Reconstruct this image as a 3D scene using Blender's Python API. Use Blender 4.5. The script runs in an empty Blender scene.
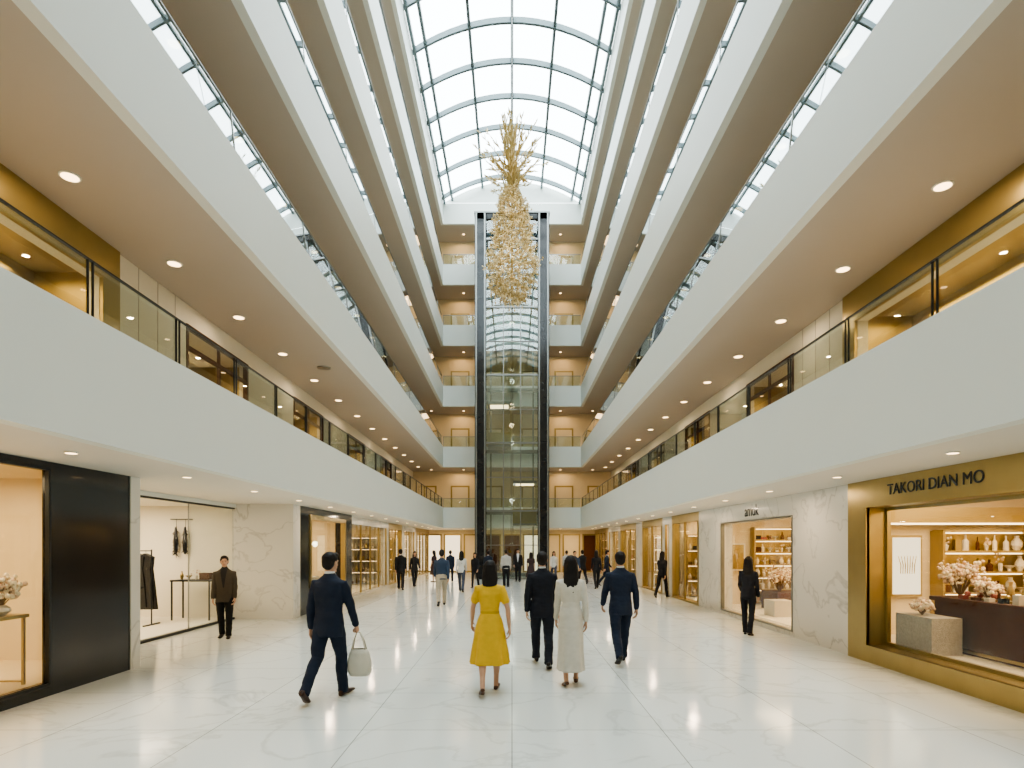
import bpy, bmesh, math, random
from mathutils import Vector, Matrix, noise
random.seed(7)
R=random.random
def U(a,b): return a+(b-a)*R()
sc=bpy.context.scene
COL=sc.collection
CH=1.85; F=600.0
# ---------------------------------------------------------------- materials
def newmat(name):
    m=bpy.data.materials.new(name); m.use_nodes=True
    nt=m.node_tree; nt.nodes.clear()
    out=nt.nodes.new('ShaderNodeOutputMaterial')
    return m,nt,out
def pbr(name,col,rough=.5,metal=0,var=.06,scale=4,em=None,ems=0,spec=.5,bump=0,bscale=60,coat=0):
    m,nt,out=newmat(name)
    b=nt.nodes.new('ShaderNodeBsdfPrincipled')
    tc=nt.nodes.new('ShaderNodeTexCoord'); nz=nt.nodes.new('ShaderNodeTexNoise')
    nz.inputs['Scale'].default_value=scale; nz.inputs['Detail'].default_value=3
    nt.links.new(tc.outputs['Object'],nz.inputs['Vector'])
    mx=nt.nodes.new('ShaderNodeMix'); mx.data_type='RGBA'
    c=Vector(col)
    mx.inputs['A'].default_value=(*(c*(1-var)),1); mx.inputs['B'].default_value=(*[min(1,v*(1+var)) for v in c],1)
    nt.links.new(nz.outputs['Fac'],mx.inputs['Factor'])
    nt.links.new(mx.outputs['Result'],b.inputs['Base Color'])
    b.inputs['Roughness'].default_value=rough; b.inputs['Metallic'].default_value=metal
    b.inputs['Specular IOR Level'].default_value=spec
    b.inputs['Coat Weight'].default_value=coat; b.inputs['Coat Roughness'].default_value=.08
    if em: b.inputs['Emission Color'].default_value=(*em,1); b.inputs['Emission Strength'].default_value=ems
    if bump:
        n2=nt.nodes.new('ShaderNodeTexNoise'); n2.inputs['Scale'].default_value=bscale
        nt.links.new(tc.outputs['Object'],n2.inputs['Vector'])
        bp=nt.nodes.new('ShaderNodeBump'); bp.inputs['Strength'].default_value=bump; bp.inputs['Distance'].default_value=.02
        nt.links.new(n2.outputs['Fac'],bp.inputs['Height']); nt.links.new(bp.outputs['Normal'],b.inputs['Normal'])
    nt.links.new(b.outputs[0],out.inputs[0])
    return m
def emis(name,col,s):
    m,nt,out=newmat(name); e=nt.nodes.new('ShaderNodeEmission')
    e.inputs[0].default_value=(*col,1); e.inputs[1].default_value=s
    nt.links.new(e.outputs[0],out.inputs[0]); return m
def glass(name,tint=(.97,.985,.98),r0=.03,pw=5.0,rough=.0):
    m,nt,out=newmat(name)
    lw=nt.nodes.new('ShaderNodeLayerWeight'); lw.inputs['Blend'].default_value=.5
    p=nt.nodes.new('ShaderNodeMath'); p.operation='POWER'; p.inputs[1].default_value=pw
    a=nt.nodes.new('ShaderNodeMath'); a.operation='MULTIPLY_ADD'; a.inputs[1].default_value=1-r0; a.inputs[2].default_value=r0
    nt.links.new(lw.outputs['Facing'],p.inputs[0]); nt.links.new(p.outputs[0],a.inputs[0])
    t=nt.nodes.new('ShaderNodeBsdfTransparent'); t.inputs[0].default_value=(*tint,1)
    g=nt.nodes.new('ShaderNodeBsdfGlossy'); g.inputs['Roughness'].default_value=rough
    mx=nt.nodes.new('ShaderNodeMixShader')
    nt.links.new(a.outputs[0],mx.inputs[0]); nt.links.new(t.outputs[0],mx.inputs[1]); nt.links.new(g.outputs[0],mx.inputs[2])
    nt.links.new(mx.outputs[0],out.inputs[0]); return m
def marble(name,base,vein,rough,scale=.6,tile=None,vamt=.6,line=(.5,.5,.48)):
    m,nt,out=newmat(name); N=nt.nodes.new; L=nt.links.new
    b=N('ShaderNodeBsdfPrincipled'); tc=N('ShaderNodeTexCoord')
    n1=N('ShaderNodeTexNoise'); n1.inputs['Scale'].default_value=scale*1.4; n1.inputs['Detail'].default_value=6; n1.inputs['Distortion'].default_value=.6
    L(tc.outputs['Object'],n1.inputs['Vector'])
    s=N('ShaderNodeMath'); s.operation='SUBTRACT'; s.inputs[1].default_value=.5; L(n1.outputs['Fac'],s.inputs[0])
    ab=N('ShaderNodeMath'); ab.operation='ABSOLUTE'; L(s.outputs[0],ab.inputs[0])
    mr=N('ShaderNodeMapRange'); mr.inputs['From Min'].default_value=0; mr.inputs['From Max'].default_value=.018
    mr.inputs['To Min'].default_value=vamt; mr.inputs['To Max'].default_value=0; L(ab.outputs[0],mr.inputs['Value'])
    n2=N('ShaderNodeTexNoise'); n2.inputs['Scale'].default_value=scale; L(tc.outputs['Object'],n2.inputs['Vector'])
    ml=N('ShaderNodeMath'); ml.operation='MULTIPLY'; L(mr.outputs[0],ml.inputs[0]); L(n2.outputs['Fac'],ml.inputs[1])
    mx=N('ShaderNodeMix'); mx.data_type='RGBA'; mx.inputs['A'].default_value=(*base,1); mx.inputs['B'].default_value=(*vein,1)
    L(ml.outputs[0],mx.inputs['Factor'])
    res=mx.outputs['Result']
    if tile:
        br=N('ShaderNodeTexBrick'); br.offset=0; br.inputs['Scale'].default_value=1
        br.inputs['Brick Width'].default_value=tile; br.inputs['Row Height'].default_value=tile
        br.inputs['Mortar Size'].default_value=.006; br.inputs['Mortar Smooth'].default_value=.1
        br.inputs['Color1'].default_value=(1,1,1,1); br.inputs['Color2'].default_value=(.93,.935,.93,1); br.inputs['Mortar'].default_value=(*line,1)
        L(tc.outputs['Object'],br.inputs['Vector'])
        m2=N('ShaderNodeMix'); m2.data_type='RGBA'; m2.blend_type='MULTIPLY'; m2.inputs['Factor'].default_value=1
        L(res,m2.inputs['A']); L(br.outputs['Color'],m2.inputs['B']); res=m2.outputs['Result']
    L(res,b.inputs['Base Color']); b.inputs['Roughness'].default_value=rough
    L(b.outputs[0],out.inputs[0]); return m
M={}
M['floor']=marble('floor_marble',(.72,.745,.71),(.38,.38,.35),.11,.5,1.5,.62)
M['marble']=marble('wall_marble',(.67,.65,.60),(.28,.26,.24),.25,.7,None,.8)
M['white']=pbr('white_plaster',(.70,.73,.69),.45,var=.02,scale=1)
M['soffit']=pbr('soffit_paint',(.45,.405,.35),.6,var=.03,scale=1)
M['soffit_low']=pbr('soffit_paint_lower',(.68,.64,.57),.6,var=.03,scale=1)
M['cream']=pbr('cream_wall',(.72,.60,.39),.6,var=.04)
M['tan']=pbr('tan_wall',(.50,.40,.27),.6,var=.04)
M['warmwhite']=pbr('warm_white_wall',(.75,.70,.58),.6,var=.03)
M['gold']=pbr('brushed_gold',(.40,.315,.14),.32,.85,var=.12,scale=3)
M['goldpaint']=pbr('gold_panel',(.36,.27,.10),.36,.6,var=.1,scale=2)
M['black']=pbr('black_gloss_panel',(.012,.013,.015),.12,var=.2)
M['dark']=pbr('dark_metal',(.03,.034,.036),.3,.6,var=.1)
M['steel']=pbr('steel',(.26,.27,.26),.3,.9)
M['rib']=pbr('skylight_steel',(.15,.19,.20),.45,.3)
M['glass']=glass('clear_glass')
M['rail']=glass('balustrade_glass',(.90,.95,.92),.07,3.6)
M['railhi']=glass('balustrade_glass_upper',(.78,.88,.87),.26,2.5)
M['lift']=glass('lift_glass',(.78,.85,.83),.13,3.0)
M['vault']=glass('skylight_glass',(.93,.97,.99),.04)
M['lamp']=emis('downlight_glow',(1,.66,.34),6)
M['strip']=emis('warm_strip_glow',(1,.72,.40),5)
M['panelglow']=emis('lit_panel_glow',(1,.80,.52),2.0)
M['wood']=pbr('brown_wood',(.075,.028,.012),.6,var=.25,scale=8,spec=.15)
M['stone']=pbr('rough_stone',(.34,.31,.26),.8,var=.3,scale=30,bump=.5)
M['petal']=pbr('cream_petals',(.78,.68,.50),.6,var=.15,scale=20)
M['pink']=pbr('dried_flower',(.60,.43,.30),.7,var=.2,scale=20)
M['twig']=pbr('twig_brown',(.20,.12,.06),.7)
M['red']=pbr('red_leather',(.22,.04,.03),.4)
M['ceramic']=pbr('ceramic',(.6,.55,.46),.3)
M['cryst']=pbr('champagne_crystal',(.80,.68,.42),.28,.2,var=.25,scale=9,em=(1,.82,.48),ems=.05)
M['leafgold']=pbr('gilded_leaf',(.56,.43,.19),.35,.5,var=.25,scale=9)
M['bag']=pbr('tote_canvas',(.60,.57,.48),.7,var=.08,scale=12)
# ---------------------------------------------------------------- mesh builder
class MB:
    def __init__(s): s.v=[]; s.f=[]; s.m=[]; s.mats=[]
    def mi(s,k):
        m=M[k] if isinstance(k,str) else k
        if m not in s.mats: s.mats.append(m)
        return s.mats.index(m)
    def box(s,x0,x1,y0,y1,z0,z1,k,sx=0):
        x0,x1=sorted((x0,x1)); y0,y1=sorted((y0,y1)); z0,z1=sorted((z0,z1))
        b=len(s.v); i=s.mi(k)
        s.v+=[(x0,y0,z0),(x1,y0,z0),(x1,y1,z0),(x0,y1,z0),(x0+sx,y0,z1),(x1+sx,y0,z1),(x1+sx,y1,z1),(x0+sx,y1,z1)]
        for q in ((3,2,1,0),(4,5,6,7),(0,1,5,4),(1,2,6,5),(2,3,7,6),(3,0,4,7)):
            s.f.append(tuple(b+j for j in q)); s.m.append(i)
    def quad(s,pts,k):
        b=len(s.v); s.v+=[tuple(p) for p in pts]; s.f.append(tuple(range(b,b+len(pts)))); s.m.append(s.mi(k))
    def tube(s,pts,rad,k,n=6):
        pts=[Vector(p) for p in pts]
        if not isinstance(rad,(list,tuple)): rad=[rad]*len(pts)
        i=s.mi(k); b=len(s.v)
        for j,p in enumerate(pts):
            t=(pts[min(j+1,len(pts)-1)]-pts[max(j-1,0)]).normalized()
            a=t.cross(Vector((0,0,1)) if abs(t.z)<.9 else Vector((1,0,0))).normalized(); c=t.cross(a)
            for q in range(n):
                an=2*math.pi*q/n; s.v.append(tuple(p+(a*math.cos(an)+c*math.sin(an))*rad[j]))
        for j in range(len(pts)-1):
            for q in range(n):
                s.f.append((b+j*n+q,b+(j+1)*n+q,b+(j+1)*n+(q+1)%n,b+j*n+(q+1)%n)); s.m.append(i)
        s.f.append(tuple(b+q for q in range(n))); s.m.append(i)
        e=b+(len(pts)-1)*n; s.f.append(tuple(e+n-1-q for q in range(n))); s.m.append(i)
    def lathe(s,c,prof,k,n=16):
        i=s.mi(k); b=len(s.v)
        for r,z in prof:
            for q in range(n):
                an=2*math.pi*q/n; s.v.append((c[0]+r*math.cos(an),c[1]+r*math.sin(an),c[2]+z))
        for j in range(len(prof)-1):
            for q in range(n):
                s.f.append((b+j*n+q,b+j*n+(q+1)%n,b+(j+1)*n+(q+1)%n,b+(j+1)*n+q)); s.m.append(i)
        s.f.append(tuple(b+n-1-q for q in range(n))); s.m.append(i)
        e=b+(len(prof)-1)*n; s.f.append(tuple(e+q for q in range(n))); s.m.append(i)
    def octa(s,c,r,k,h=None,ax=None):
        h=h or r; c=Vector(c); i=s.mi(k); b=len(s.v)
        z=(Vector(ax).normalized() if ax is not None else Vector((0,0,1)))
        a=z.cross(Vector((0,1,.3))).normalized(); d=z.cross(a)
        for p in (a*r,d*r,-a*r,-d*r,z*h,-z*h): s.v.append(tuple(c+p))
        for q in ((0,1,4),(1,2,4),(2,3,4),(3,0,4),(1,0,5),(2,1,5),(3,2,5),(0,3,5)):
            s.f.append(tuple(b+j for j in q)); s.m.append(i)
    def ball(s,c,r,k,n=8,sq=1):
        s.lathe((c[0],c[1],c[2]),[(max(.001,r*math.sin(math.pi*j/6)),-r*sq*math.cos(math.pi*j/6)) for j in range(7)],k,n)
    def obj(s,name,smooth=False,bevel=0):
        me=bpy.data.meshes.new(name); me.from_pydata(s.v,[],s.f)
        for m in s.mats: me.materials.append(m)
        me.polygons.foreach_set('material_index',s.m)
        if smooth: me.polygons.foreach_set('use_smooth',[True]*len(s.f))
        me.update(); o=bpy.data.objects.new(name,me); COL.objects.link(o)
        return o
def lamp(name,kind,loc,e,col=(1,.82,.6),size=.3,sy=None,rot=(0,0,0),parent=None,spread=None):
    l=bpy.data.lights.new(name,kind); l.energy=e; l.color=col
    if kind=='AREA':
        l.size=size
        if sy: l.shape='RECTANGLE'; l.size_y=sy
        else: l.shape='DISK'
        if spread: l.spread=spread
    else: l.shadow_soft_size=size
    o=bpy.data.objects.new(name,l); o.location=loc; o.rotation_euler=rot; COL.objects.link(o)
    if parent: o.parent=parent
    return o
# ---------------------------------------------------------------- dimensions
W=4.13; WX=5.67; GX=6.3; YE=36.0; YB=-7.0; S=3.65; Z1=2.87; FH=1.23; EB=38.2; YG=41.0
def zb(k): return Z1+S*(k-1)
b=MB(); b.box(-13,13,YB,45,-.2,0,'floor'); b.obj('floor')
for k in range(1,7):
    z=zb(k); b=MB(); xo=13 if k==1 else 9
    ye=45 if k==1 else 40
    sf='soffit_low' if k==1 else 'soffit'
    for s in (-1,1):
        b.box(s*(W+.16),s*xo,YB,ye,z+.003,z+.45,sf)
        b.box(s*W,s*(W+.16),YB,YE+.16,z,z+FH,'white')
    b.box(-W-.16,W+.16,YE+.16,ye,z+.003,z+.45,sf)
    b.box(-W,W,YE,YE+.16,z,z+FH,'white')
    b.obj('balcony')
    if k<6:
        g=MB(); h=.56 if k==1 else .62; gm='rail' if k==1 else 'railhi'
        zt=z+FH
        for s in (-1,1):
            x=s*(W+.03)
            sh=0 if k==1 else s*h*.105  # upper glass leans back, shaped so that it mirrors the bright skylight
            y=YB+.51; j=0; st=1.55 if k==1 else 3.1
            while y<YE:
                y2=min(y+st,YE); g.box(x,x+s*.012,y+.012,y2-.012,zt-.02,zt+h-.01,gm,sh)
                if k==1:
                    for dy in (-.035,.035): g.box(x-.005,x+.016,y+dy-.006,y+dy+.006,zt,zt+h,'dark')
                else: g.box(x-.01,x+.01,y-.012,y+.012,zt,zt+h,'steel',sh)
                y=y2
            g.box(x-.014+sh,x+.018+sh,YB,YE,zt+h-.012,zt+h+.003,'dark' if k==1 else 'steel')
        xx=-W
        while xx<W-.1:
            x2=xx+W/3; g.box(xx+.02,x2-.02,YE+.06,YE+.072,zt-.02,zt+h-.03,'rail'); g.box(xx-.015,xx+.015,YE+.05,YE+.08,zt,zt+h,'steel'); xx=x2
        g.box(-W,W,YE+.045,YE+.09,zt+h-.03,zt+h,'steel')
        g.obj('glass_balustrade')
def wall_open(b,s,X,T,y0,y1,z0,z1,ops,k):
    y=y0
    for (a,c,e,f) in ops:
        if a>y: b.box(s*X,s*(X+T),y,a,z0,z1,k)
        if e>z0: b.box(s*X,s*(X+T),a,c,z0,e,k)
        if f<z1: b.box(s*X,s*(X+T),a,c,f,z1,k)
        y=c
    if y<y1: b.box(s*X,s*(X+T),y,y1,z0,z1,k)
def frame(b,s,X,y0,y1,z0,z1,w,k,d=.08):
    b.box(s*(X),s*(X+d),y0,y0+w,z0,z1,k); b.box(s*X,s*(X+d),y1-w,y1,z0,z1,k)
    b.box(s*X,s*(X+d),y0+w,y1-w,z0,z0+w,k); b.box(s*X,s*(X+d),y0+w,y1-w,z1-w,z1,k)
for k in range(1,6):
    z0=zb(k)+.45; z1=zb(k+1)
    for s,nm in ((-1,'left'),(1,'right')):
        b=MB()
        gy=9.57 if s<0 else 11.35
        st=11.6 if s<0 else 13.4
        ops=[]
        if k==1:
            ops=[(gy-5.0,gy-.4,z0,z0+2.62)]+[(st+5.7*i,st+5.7*i+2.7,z0,z0+2.82) for i in range(4)]
        wall_open(b,s,GX,.2,YB,EB,z0,z1,ops,'warmwhite')
        if k==1:
            p=ops[0]; q=z0+2.7
            wall_open(b,s,GX-.05,.06,gy-6,gy,z0,z1-.002,[p],'goldpaint')
            b.box(s*(GX+1.0),s*(GX+1.1),p[0],p[1],z0,q,'gold')
            b.box(s*(GX+.2),s*(GX+1.1),p[1],p[1]+.1,z0,q,'goldpaint')
            b.box(s*(GX+.2),s*(GX+1.1),p[0]-.1,p[1]+.1,q,q+.1,'goldpaint')
            for i in range(4):
                b.box(s*(GX+.92),s*(GX+1.0),p[0]+.15+i*1.1,p[0]+1.1+i*1.1,z0+.2,z0+2.4,'cream')
            for yy in (gy+.55,gy+1.1,gy+1.65): b.box(s*(GX-.006),s*(GX+.01),yy-.008,yy+.008,z0,z1,'soffit')
            for p in ops[1:]:
                b.box(s*(GX+1.6),s*(GX+1.7),p[0]-.3,p[1]+.3,z0,z0+2.9,'cream')
                b.box(s*(GX+.2),s*(GX+1.7),p[1]+.3,p[1]+.4,z0,z0+2.9,'goldpaint')
                b.box(s*(GX+.2),s*(GX+1.7),p[0]-.4,p[0]-.3,z0,z0+2.9,'cream')
                b.box(s*(GX+.2),s*(GX+1.7),p[0]-.4,p[1]+.4,z0+2.85,z0+2.95,'warmwhite')
                frame(b,s,GX-.02,p[0],p[1],p[2],p[3],.07,'wood',.1)
                b.box(s*(GX-.01),s*(GX+.06),p[0],p[1],z0+2.35,z0+2.42,'wood')
                b.box(s*GX,s*(GX+.06),(p[0]+p[1])/2-.02,(p[0]+p[1])/2+.02,p[2],p[3],'wood')
                b.box(s*(GX+.9),s*(GX+1.3),p[0]+.3,p[1]-.3,z0,z0+1.1,'wood')
                for i in range(5): b.box(s*(GX+1.0),s*(GX+1.2),p[0]+.45+i*.42,p[0]+.62+i*.42,z0+1.1,z0+1.1+U(.15,.6),random.choice(['gold','red','ceramic','black']))
        b.obj('wall_'+nm)
        if k==1:
            for i,p in enumerate(ops):
                lamp('gallery_room_lamp','AREA',(s*(GX+.6),(p[0]+p[1])/2,z0+2.6),75 if i==0 else 45,(1,.68,.34),.6,4 if i==0 else 1.5)
    b=MB(); b.box(-9,9,EB,EB+.2,z0,z1,'cream')
    for x in (-5.4,-3.3,-1.2,1.2,3.3,5.4):
        b.box(x-.6,x+.6,EB-.04,EB,z0,z0+2.3,'goldpaint'); b.box(x-.5,x+.5,EB-.06,EB-.03,z0+.1,z0+2.2,'cream')
    b.obj('wall_end')
    for x in (-3.2,3.2): lamp('end_gallery_lamp','AREA',(x,37.3,z1-.1),22,(1,.68,.38),1.5)
b=MB(); b.box(-13,13,YB-.2,YB,0,25,'tan'); b.obj('wall_back')
ZS=zb(6)+1.3
b=MB()
for s in (-1,1): b.box(s*(W+.17),s*9,YB,40,ZS-.35,ZS-.02,'white'); b.box(s*9,s*9.2,YB,40,zb(2),ZS,'white')
RISE=1.3; NV=16
def vp(u,dr=0):
    return W*u,ZS+RISE*(1-u*u)+dr
pts=[(vp(-1+2*i/NV)) for i in range(NV+1)]
b.quad([(x,YE+.1,z) for x,z in pts],'white')
b.quad([(x,YB+.0,z) for x,z in pts][::-1],'white')
b.obj('ceiling')
b=MB()
us=[-1+2*i/NV for i in range(NV+1)]
for i in range(NV):
    x0,z0=vp(us[i],.03); x1,z1=vp(us[i+1],.03)
    b.quad([(x0,YB,z0),(x1,YB,z1),(x1,YE+.1,z1),(x0,YE+.1,z0)],'vault')
y=YB+.4
while y<YE+.2:
    for i in range(NV):
        x0,z0=vp(us[i]); x1,z1=vp(us[i+1]); a,c,w=-.22,.02,.06
        q=[(x0,y-w,z0+a),(x1,y-w,z1+a),(x1,y-w,z1+c),(x0,y-w,z0+c)]
        r=[(p[0],y+w,p[2]) for p in q]
        b.quad(q,'rib'); b.quad(r[::-1],'rib'); b.quad([q[0],r[0],r[1],q[1]],'rib')
    y+=2.1
for u in (-.98,-.87,-.43,0,.43,.87,.98):
    x,z=vp(u); b.box(x-.06,x+.06,YB,YE+.1,z-.19,z,'rib')
b.obj('window_skylight')
b=MB()
def dl(x,y,z,r=.085):
    b.lathe((x,y,z-.012),[(r*1.22,.0),(r*1.25,.012)],'white',20)
    b.lathe((x,y,z-.016),[(r,.0),(r,.004)],'lamp',20)
for k in range(1,7):
    z=zb(k)
    for s in (-1,1):
        if k==1: ys=[1.9+2.35*i for i in range(16)]; X=4.85
        else: ys=[2.9+2.35*i+(0 if s<0 else .2) for i in range(15)]; X=5.6
        for i,y in enumerate(ys):
            if y<37: dl(s*X,y,z,.055 if k==1 else .1)
        for i,y in enumerate(ys[::(2 if k<4 else 4)]):
            lamp('downlight_lamp','AREA',(s*X,y,z-.04),(20 if k==1 else 14 if k<4 else 20),(1,.76,.52),.16)
    for x in (-5,-3,3,5): dl(x,37.2,z,.07)
b.lathe((-4.95,15.8,zb(2)-.02),[(.17,0),(.18,.02)],'steel',20)
b.obj('ceiling_downlights')
# ---------------------------------------------------------------- shops
def room(s,X0,X1,y0,y1,k='warmwhite',zf=0.0,zc=2.8,e=60,col=(1,.74,.46),fk='warmwhite'):
    b=MB()
    b.box(s*X1,s*(X1+.1),y0,y1,0,zc,k); b.box(s*X0,s*(X1+.1),y1,y1+.1,0,zc,k); b.box(s*X0,s*(X1+.1),y0-.1,y0,0,zc,k)
    b.box(s*X0,s*(X1+.1),y0-.1,y1+.1,zc,zc+.06,k)
    if zf>0: b.box(s*X0,s*X1,y0,y1,.001,zf,fk)
    b.obj('shop_interior')
    lamp('shop_ceiling_lamp','AREA',(s*(X0+X1)/2,(y0+y1)/2,zc-.06),e*1.7,col,(X1-X0)*.6,(y1-y0)*.7)
def goods(b,x,y,z,h=.22):
    t=random.choice('vbcsf'); r=U(.04,.09)
    if t=='v': b.lathe((x,y,z),[(r*.5,0),(r,h*.35),(r*.9,h*.6),(r*.35,h*.85),(r*.45,h)],random.choice(['ceramic','gold','petal']),10)
    elif t=='b': b.box(x-r,x+r,y-r*.7,y+r*.7,z,z+h*U(.3,.8),random.choice(['wood','red','ceramic','black','gold']))
    elif t=='c': b.lathe((x,y,z),[(r*.3,0),(r*.4,h*.2),(r*1.2,h*.45),(r*1.3,h*.5)],random.choice(['ceramic','gold']),10)
    elif t=='s': b.lathe((x,y,z),[(r*.6,0),(r*.6,h*.55),(r*.2,h*.7),(r*.2,h)],random.choice(['ceramic','wood','petal']),10)
    else:
        b.lathe((x,y,z),[(r*.4,0),(r*.6,h*.4),(r*.4,h*.5)],'ceramic',8)
        for i in range(10): b.octa((x+U(-r,r)*1.3,y+U(-r,r),z+h*U(.5,1.1)),.025,random.choice(['petal','pink']))
def shelfX(y,xa,xb,z0=.1,z1=2.4,n=5,k='gold',nm='display_shelf'):
    b=MB(); xa,xb=sorted((xa,xb)); d=.32
    b.box(xa,xb,y-.03,y,z0,z1,k)
    for x in (xa,xb): b.box(x-.02,x+.02,y-d,y,z0,z1,k)
    for i in range(n+1):
        z=z0+(z1-z0)*i/n; b.box(xa,xb,y-d,y-.03,z-.015,z+.015,k)
        if i<n:
            b.box(xa+.03,xb-.03,y-.045,y-.035,z+(z1-z0)/n-.05,z+(z1-z0)/n-.03,'strip')
            x=xa+.12
            while x<xb-.1: goods(b,x,y-.18,z+.015,U(.16,.3)); x+=U(.14,.22)
    b.obj(nm)
def shelfY(s,X,ya,yb,z0=.1,z1=2.3,n=5,k='gold',nm='display_shelf'):
    b=MB(); d=.3
    b.box(s*X,s*(X+.03),ya,yb,z0,z1,k)
    y=ya
    while y<=yb+.01: b.box(s*(X-d),s*X,y-.015,y+.015,z0,z1,k); y+=(yb-ya)/max(1,round((yb-ya)/1.3))
    for i in range(n+1):
        z=z0+(z1-z0)*i/n; b.box(s*(X-d),s*X,ya,yb,z-.012,z+.012,k)
        if i<n:
            y=ya+.1
            while y<yb-.1: goods(b,s*(X-.17),y,z+.012,U(.16,.28)); y+=U(.2,.36)
    b.obj(nm)
def flora(b,c,h,sp,n=26,pet=('petal','pink'),down=.0):
    c=Vector(c)
    for i in range(n):
        a=U(0,6.28); r=sp*math.sqrt(R()); top=c+Vector((r*math.cos(a),r*math.sin(a),h*U(.45,1)))
        mid=c.lerp(top,.5)+Vector((0,0,h*.12))
        b.tube([c,mid,top],[.006,.005,.003],'twig',4)
        for j in range(5):
            p=mid.lerp(top,U(.3,1.1)); b.ball(p+Vector((U(-1,1),U(-1,1),U(-1,1)))*sp*.18,U(.014,.032),random.choice(pet),6)
def txt(name,s,body,loc,size,k='black',rz=None,ext=.004):
    c=bpy.data.curves.new(name,'FONT'); c.body=body; c.size=size; c.extrude=ext; c.align_x='CENTER'
    c.materials.append(M[k]); o=bpy.data.objects.new(name,c); o.location=loc
    o.rotation_euler=(math.pi/2,0,-math.pi/2 if s>0 else math.pi/2); COL.objects.link(o); return o
b=MB(); b.box(WX,WX+.25,YB,5.4,0,Z1,'marble'); b.obj('wall_right')
b=MB(); wall_open(b,1,WX-.05,.3,5.4,10.04,0,Z1,[(6.3,9.5,.27,2.44)],'gold')
frame(b,1,WX-.07,6.24,9.56,.21,2.5,.06,'gold',.06)
frame(b,1,WX+.24,6.3,9.5,.27,2.44,.05,'gold',.06)
b.box(WX+.16,WX+.172,6.3,9.5,.27,2.44,'glass'); b.obj('gold_shopfront')
txt('shop_sign',1,'TAKORI DIAN MO',(WX-.056,8.05,2.6),.225)
room(1,WX+.26,9.2,5.6,10.6,'cream',.27,2.8,115,fk='warmwhite')
b=MB(); b.box(5.98,6.42,8.55,9.35,.27,.80,'stone'); flora(b,(6.15,9.0,.8),.22,.16,34); b.obj('stone_plinth_with_flowers')
b=MB(); b.box(6.55,7.25,7.3,9.3,.27,1.0,'wood'); b.box(6.5,7.3,7.25,9.35,1.0,1.06,'wood')
b.box(6.52,6.56,7.3,9.3,.3,.34,'gold')
b.obj('wood_display_counter')
b=MB(); flora(b,(6.8,9.1,1.06),.55,.3,44); flora(b,(6.75,8.5,1.06),.28,.18,24,('pink','petal')); flora(b,(7.05,7.9,1.06),.5,.22,26,('petal','petal'))
y=8.85
while y>7.35:
    b.lathe((6.72,y,1.06),[(.08,0),(.08,.03)],'gold',14); b.ball((6.72,y,1.13),.042,random.choice(['red','gold','ceramic']))
    b.box(6.58,6.66,y-.1,y+.0,1.06,1.1+U(0,.1),random.choice(['wood','red','ceramic','black']))
    b.lathe((7.0,y+.05,1.06),[(.03,0),(.05,.1),(.02,.22),(.03,U(.26,.42))],random.choice(['wood','gold','ceramic']),10)
    y-=.24
b.obj('counter_ornaments')
b=MB(); b.box(6.62,7.18,10.5,10.59,.95,2.02,'gold'); b.box(6.66,7.14,10.485,10.5,.99,1.98,'panelglow')
for i in range(7): b.tube([(6.78+.04*i,10.47,1.35),(6.78+.04*i,10.46,1.5),(6.74+.053*i,10.47,1.66)],[.006,.008,.004],'gold',5)
b.obj('lit_wall_niche')
shelfX(10.59,7.4,9.0,.3,2.1,5,'gold')
b=MB(); b.box(6.2,9.1,10.35,10.59,2.2,2.5,'goldpaint'); b.box(6.2,9.1,10.33,10.35,2.2,2.23,'strip')
b.box(6.4,6.46,6.2,10.2,2.55,2.6,'strip'); b.obj('gold_cornice')
b=MB(); wall_open(b,1,WX,.3,10.04,18.2,0,Z1,[(12.15,16.25,.12,2.42)],'marble'); b.obj('wall_right')
b=MB(); frame(b,1,WX-.015,12.12,16.28,.09,2.45,.035,'steel',.1); b.box(WX+.1,WX+.11,12.15,16.25,.12,2.42,'glass'); b.obj('window_1')
txt('shop_sign',1,'amuk',(WX-.006,14.2,2.54),.38)
room(1,WX+.31,9.4,10.9,17.6,'cream',.12,2.8,140,(1,.72,.42),fk='warmwhite')
shelfX(17.59,7.0,9.2,.2,2.35,6,'gold')
b=MB(); b.box(6.9,7.9,15.6,16.6,.12,.6,'wood'); b.box(6.3,6.8,14.4,15.0,.12,.5,'ceramic'); flora(b,(7.1,15.9,.6),.7,.4,46); flora(b,(7.6,16.2,.6),.6,.35,36); b.obj('display_table_with_flowers')
b=MB(); b.box(6.1,6.8,17.5,17.58,1.1,1.9,'warmwhite'); b.box(6.14,6.76,17.49,17.5,1.14,1.86,'goldpaint'); b.obj('framed_panel')
def module(s,y0,y1,fk,w=.25,bronze=False,zt=2.6,back='gold',e=60):
    b=MB(); X=WX
    wall_open(b,s,X,.25,y0,y1,0,Z1,[(y0+w,y1-w,.06,zt)],fk)
    n=max(1,round((y1-y0-2*w)/1.4)); st=(y1-y0-2*w)/n
    for i in range(n+1): b.box(s*(X-.01),s*(X+.06),y0+w+i*st-.025,y0+w+i*st+.025,.06,zt,'gold' if fk!='black' else 'dark')
    b.box(s*(X+.1),s*(X+.11),y0+w,y1-w,.06,zt,'glass'); b.obj('shopfront')
    room(s,X+.26,X+2.2,y0+.1,y1-.2,'cream',.05,2.8,e,(1,.72,.42))
    shelfY(s,X+2.0,y0+.3,y1-.4,.1,2.3,5,back)
    shelfX(y1-.25,s*(X+.4),s*(X+1.7),.1,2.2,4,back)
module(1,18.2,21.3,'goldpaint',.12); module(1,21.3,22.6,'marble',.4); module(1,22.6,26.2,'goldpaint',.2)
b=MB(); b.box(WX,WX+.3,26.2,27.4,0,Z1,'marble'); b.obj('wall_right')
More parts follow.
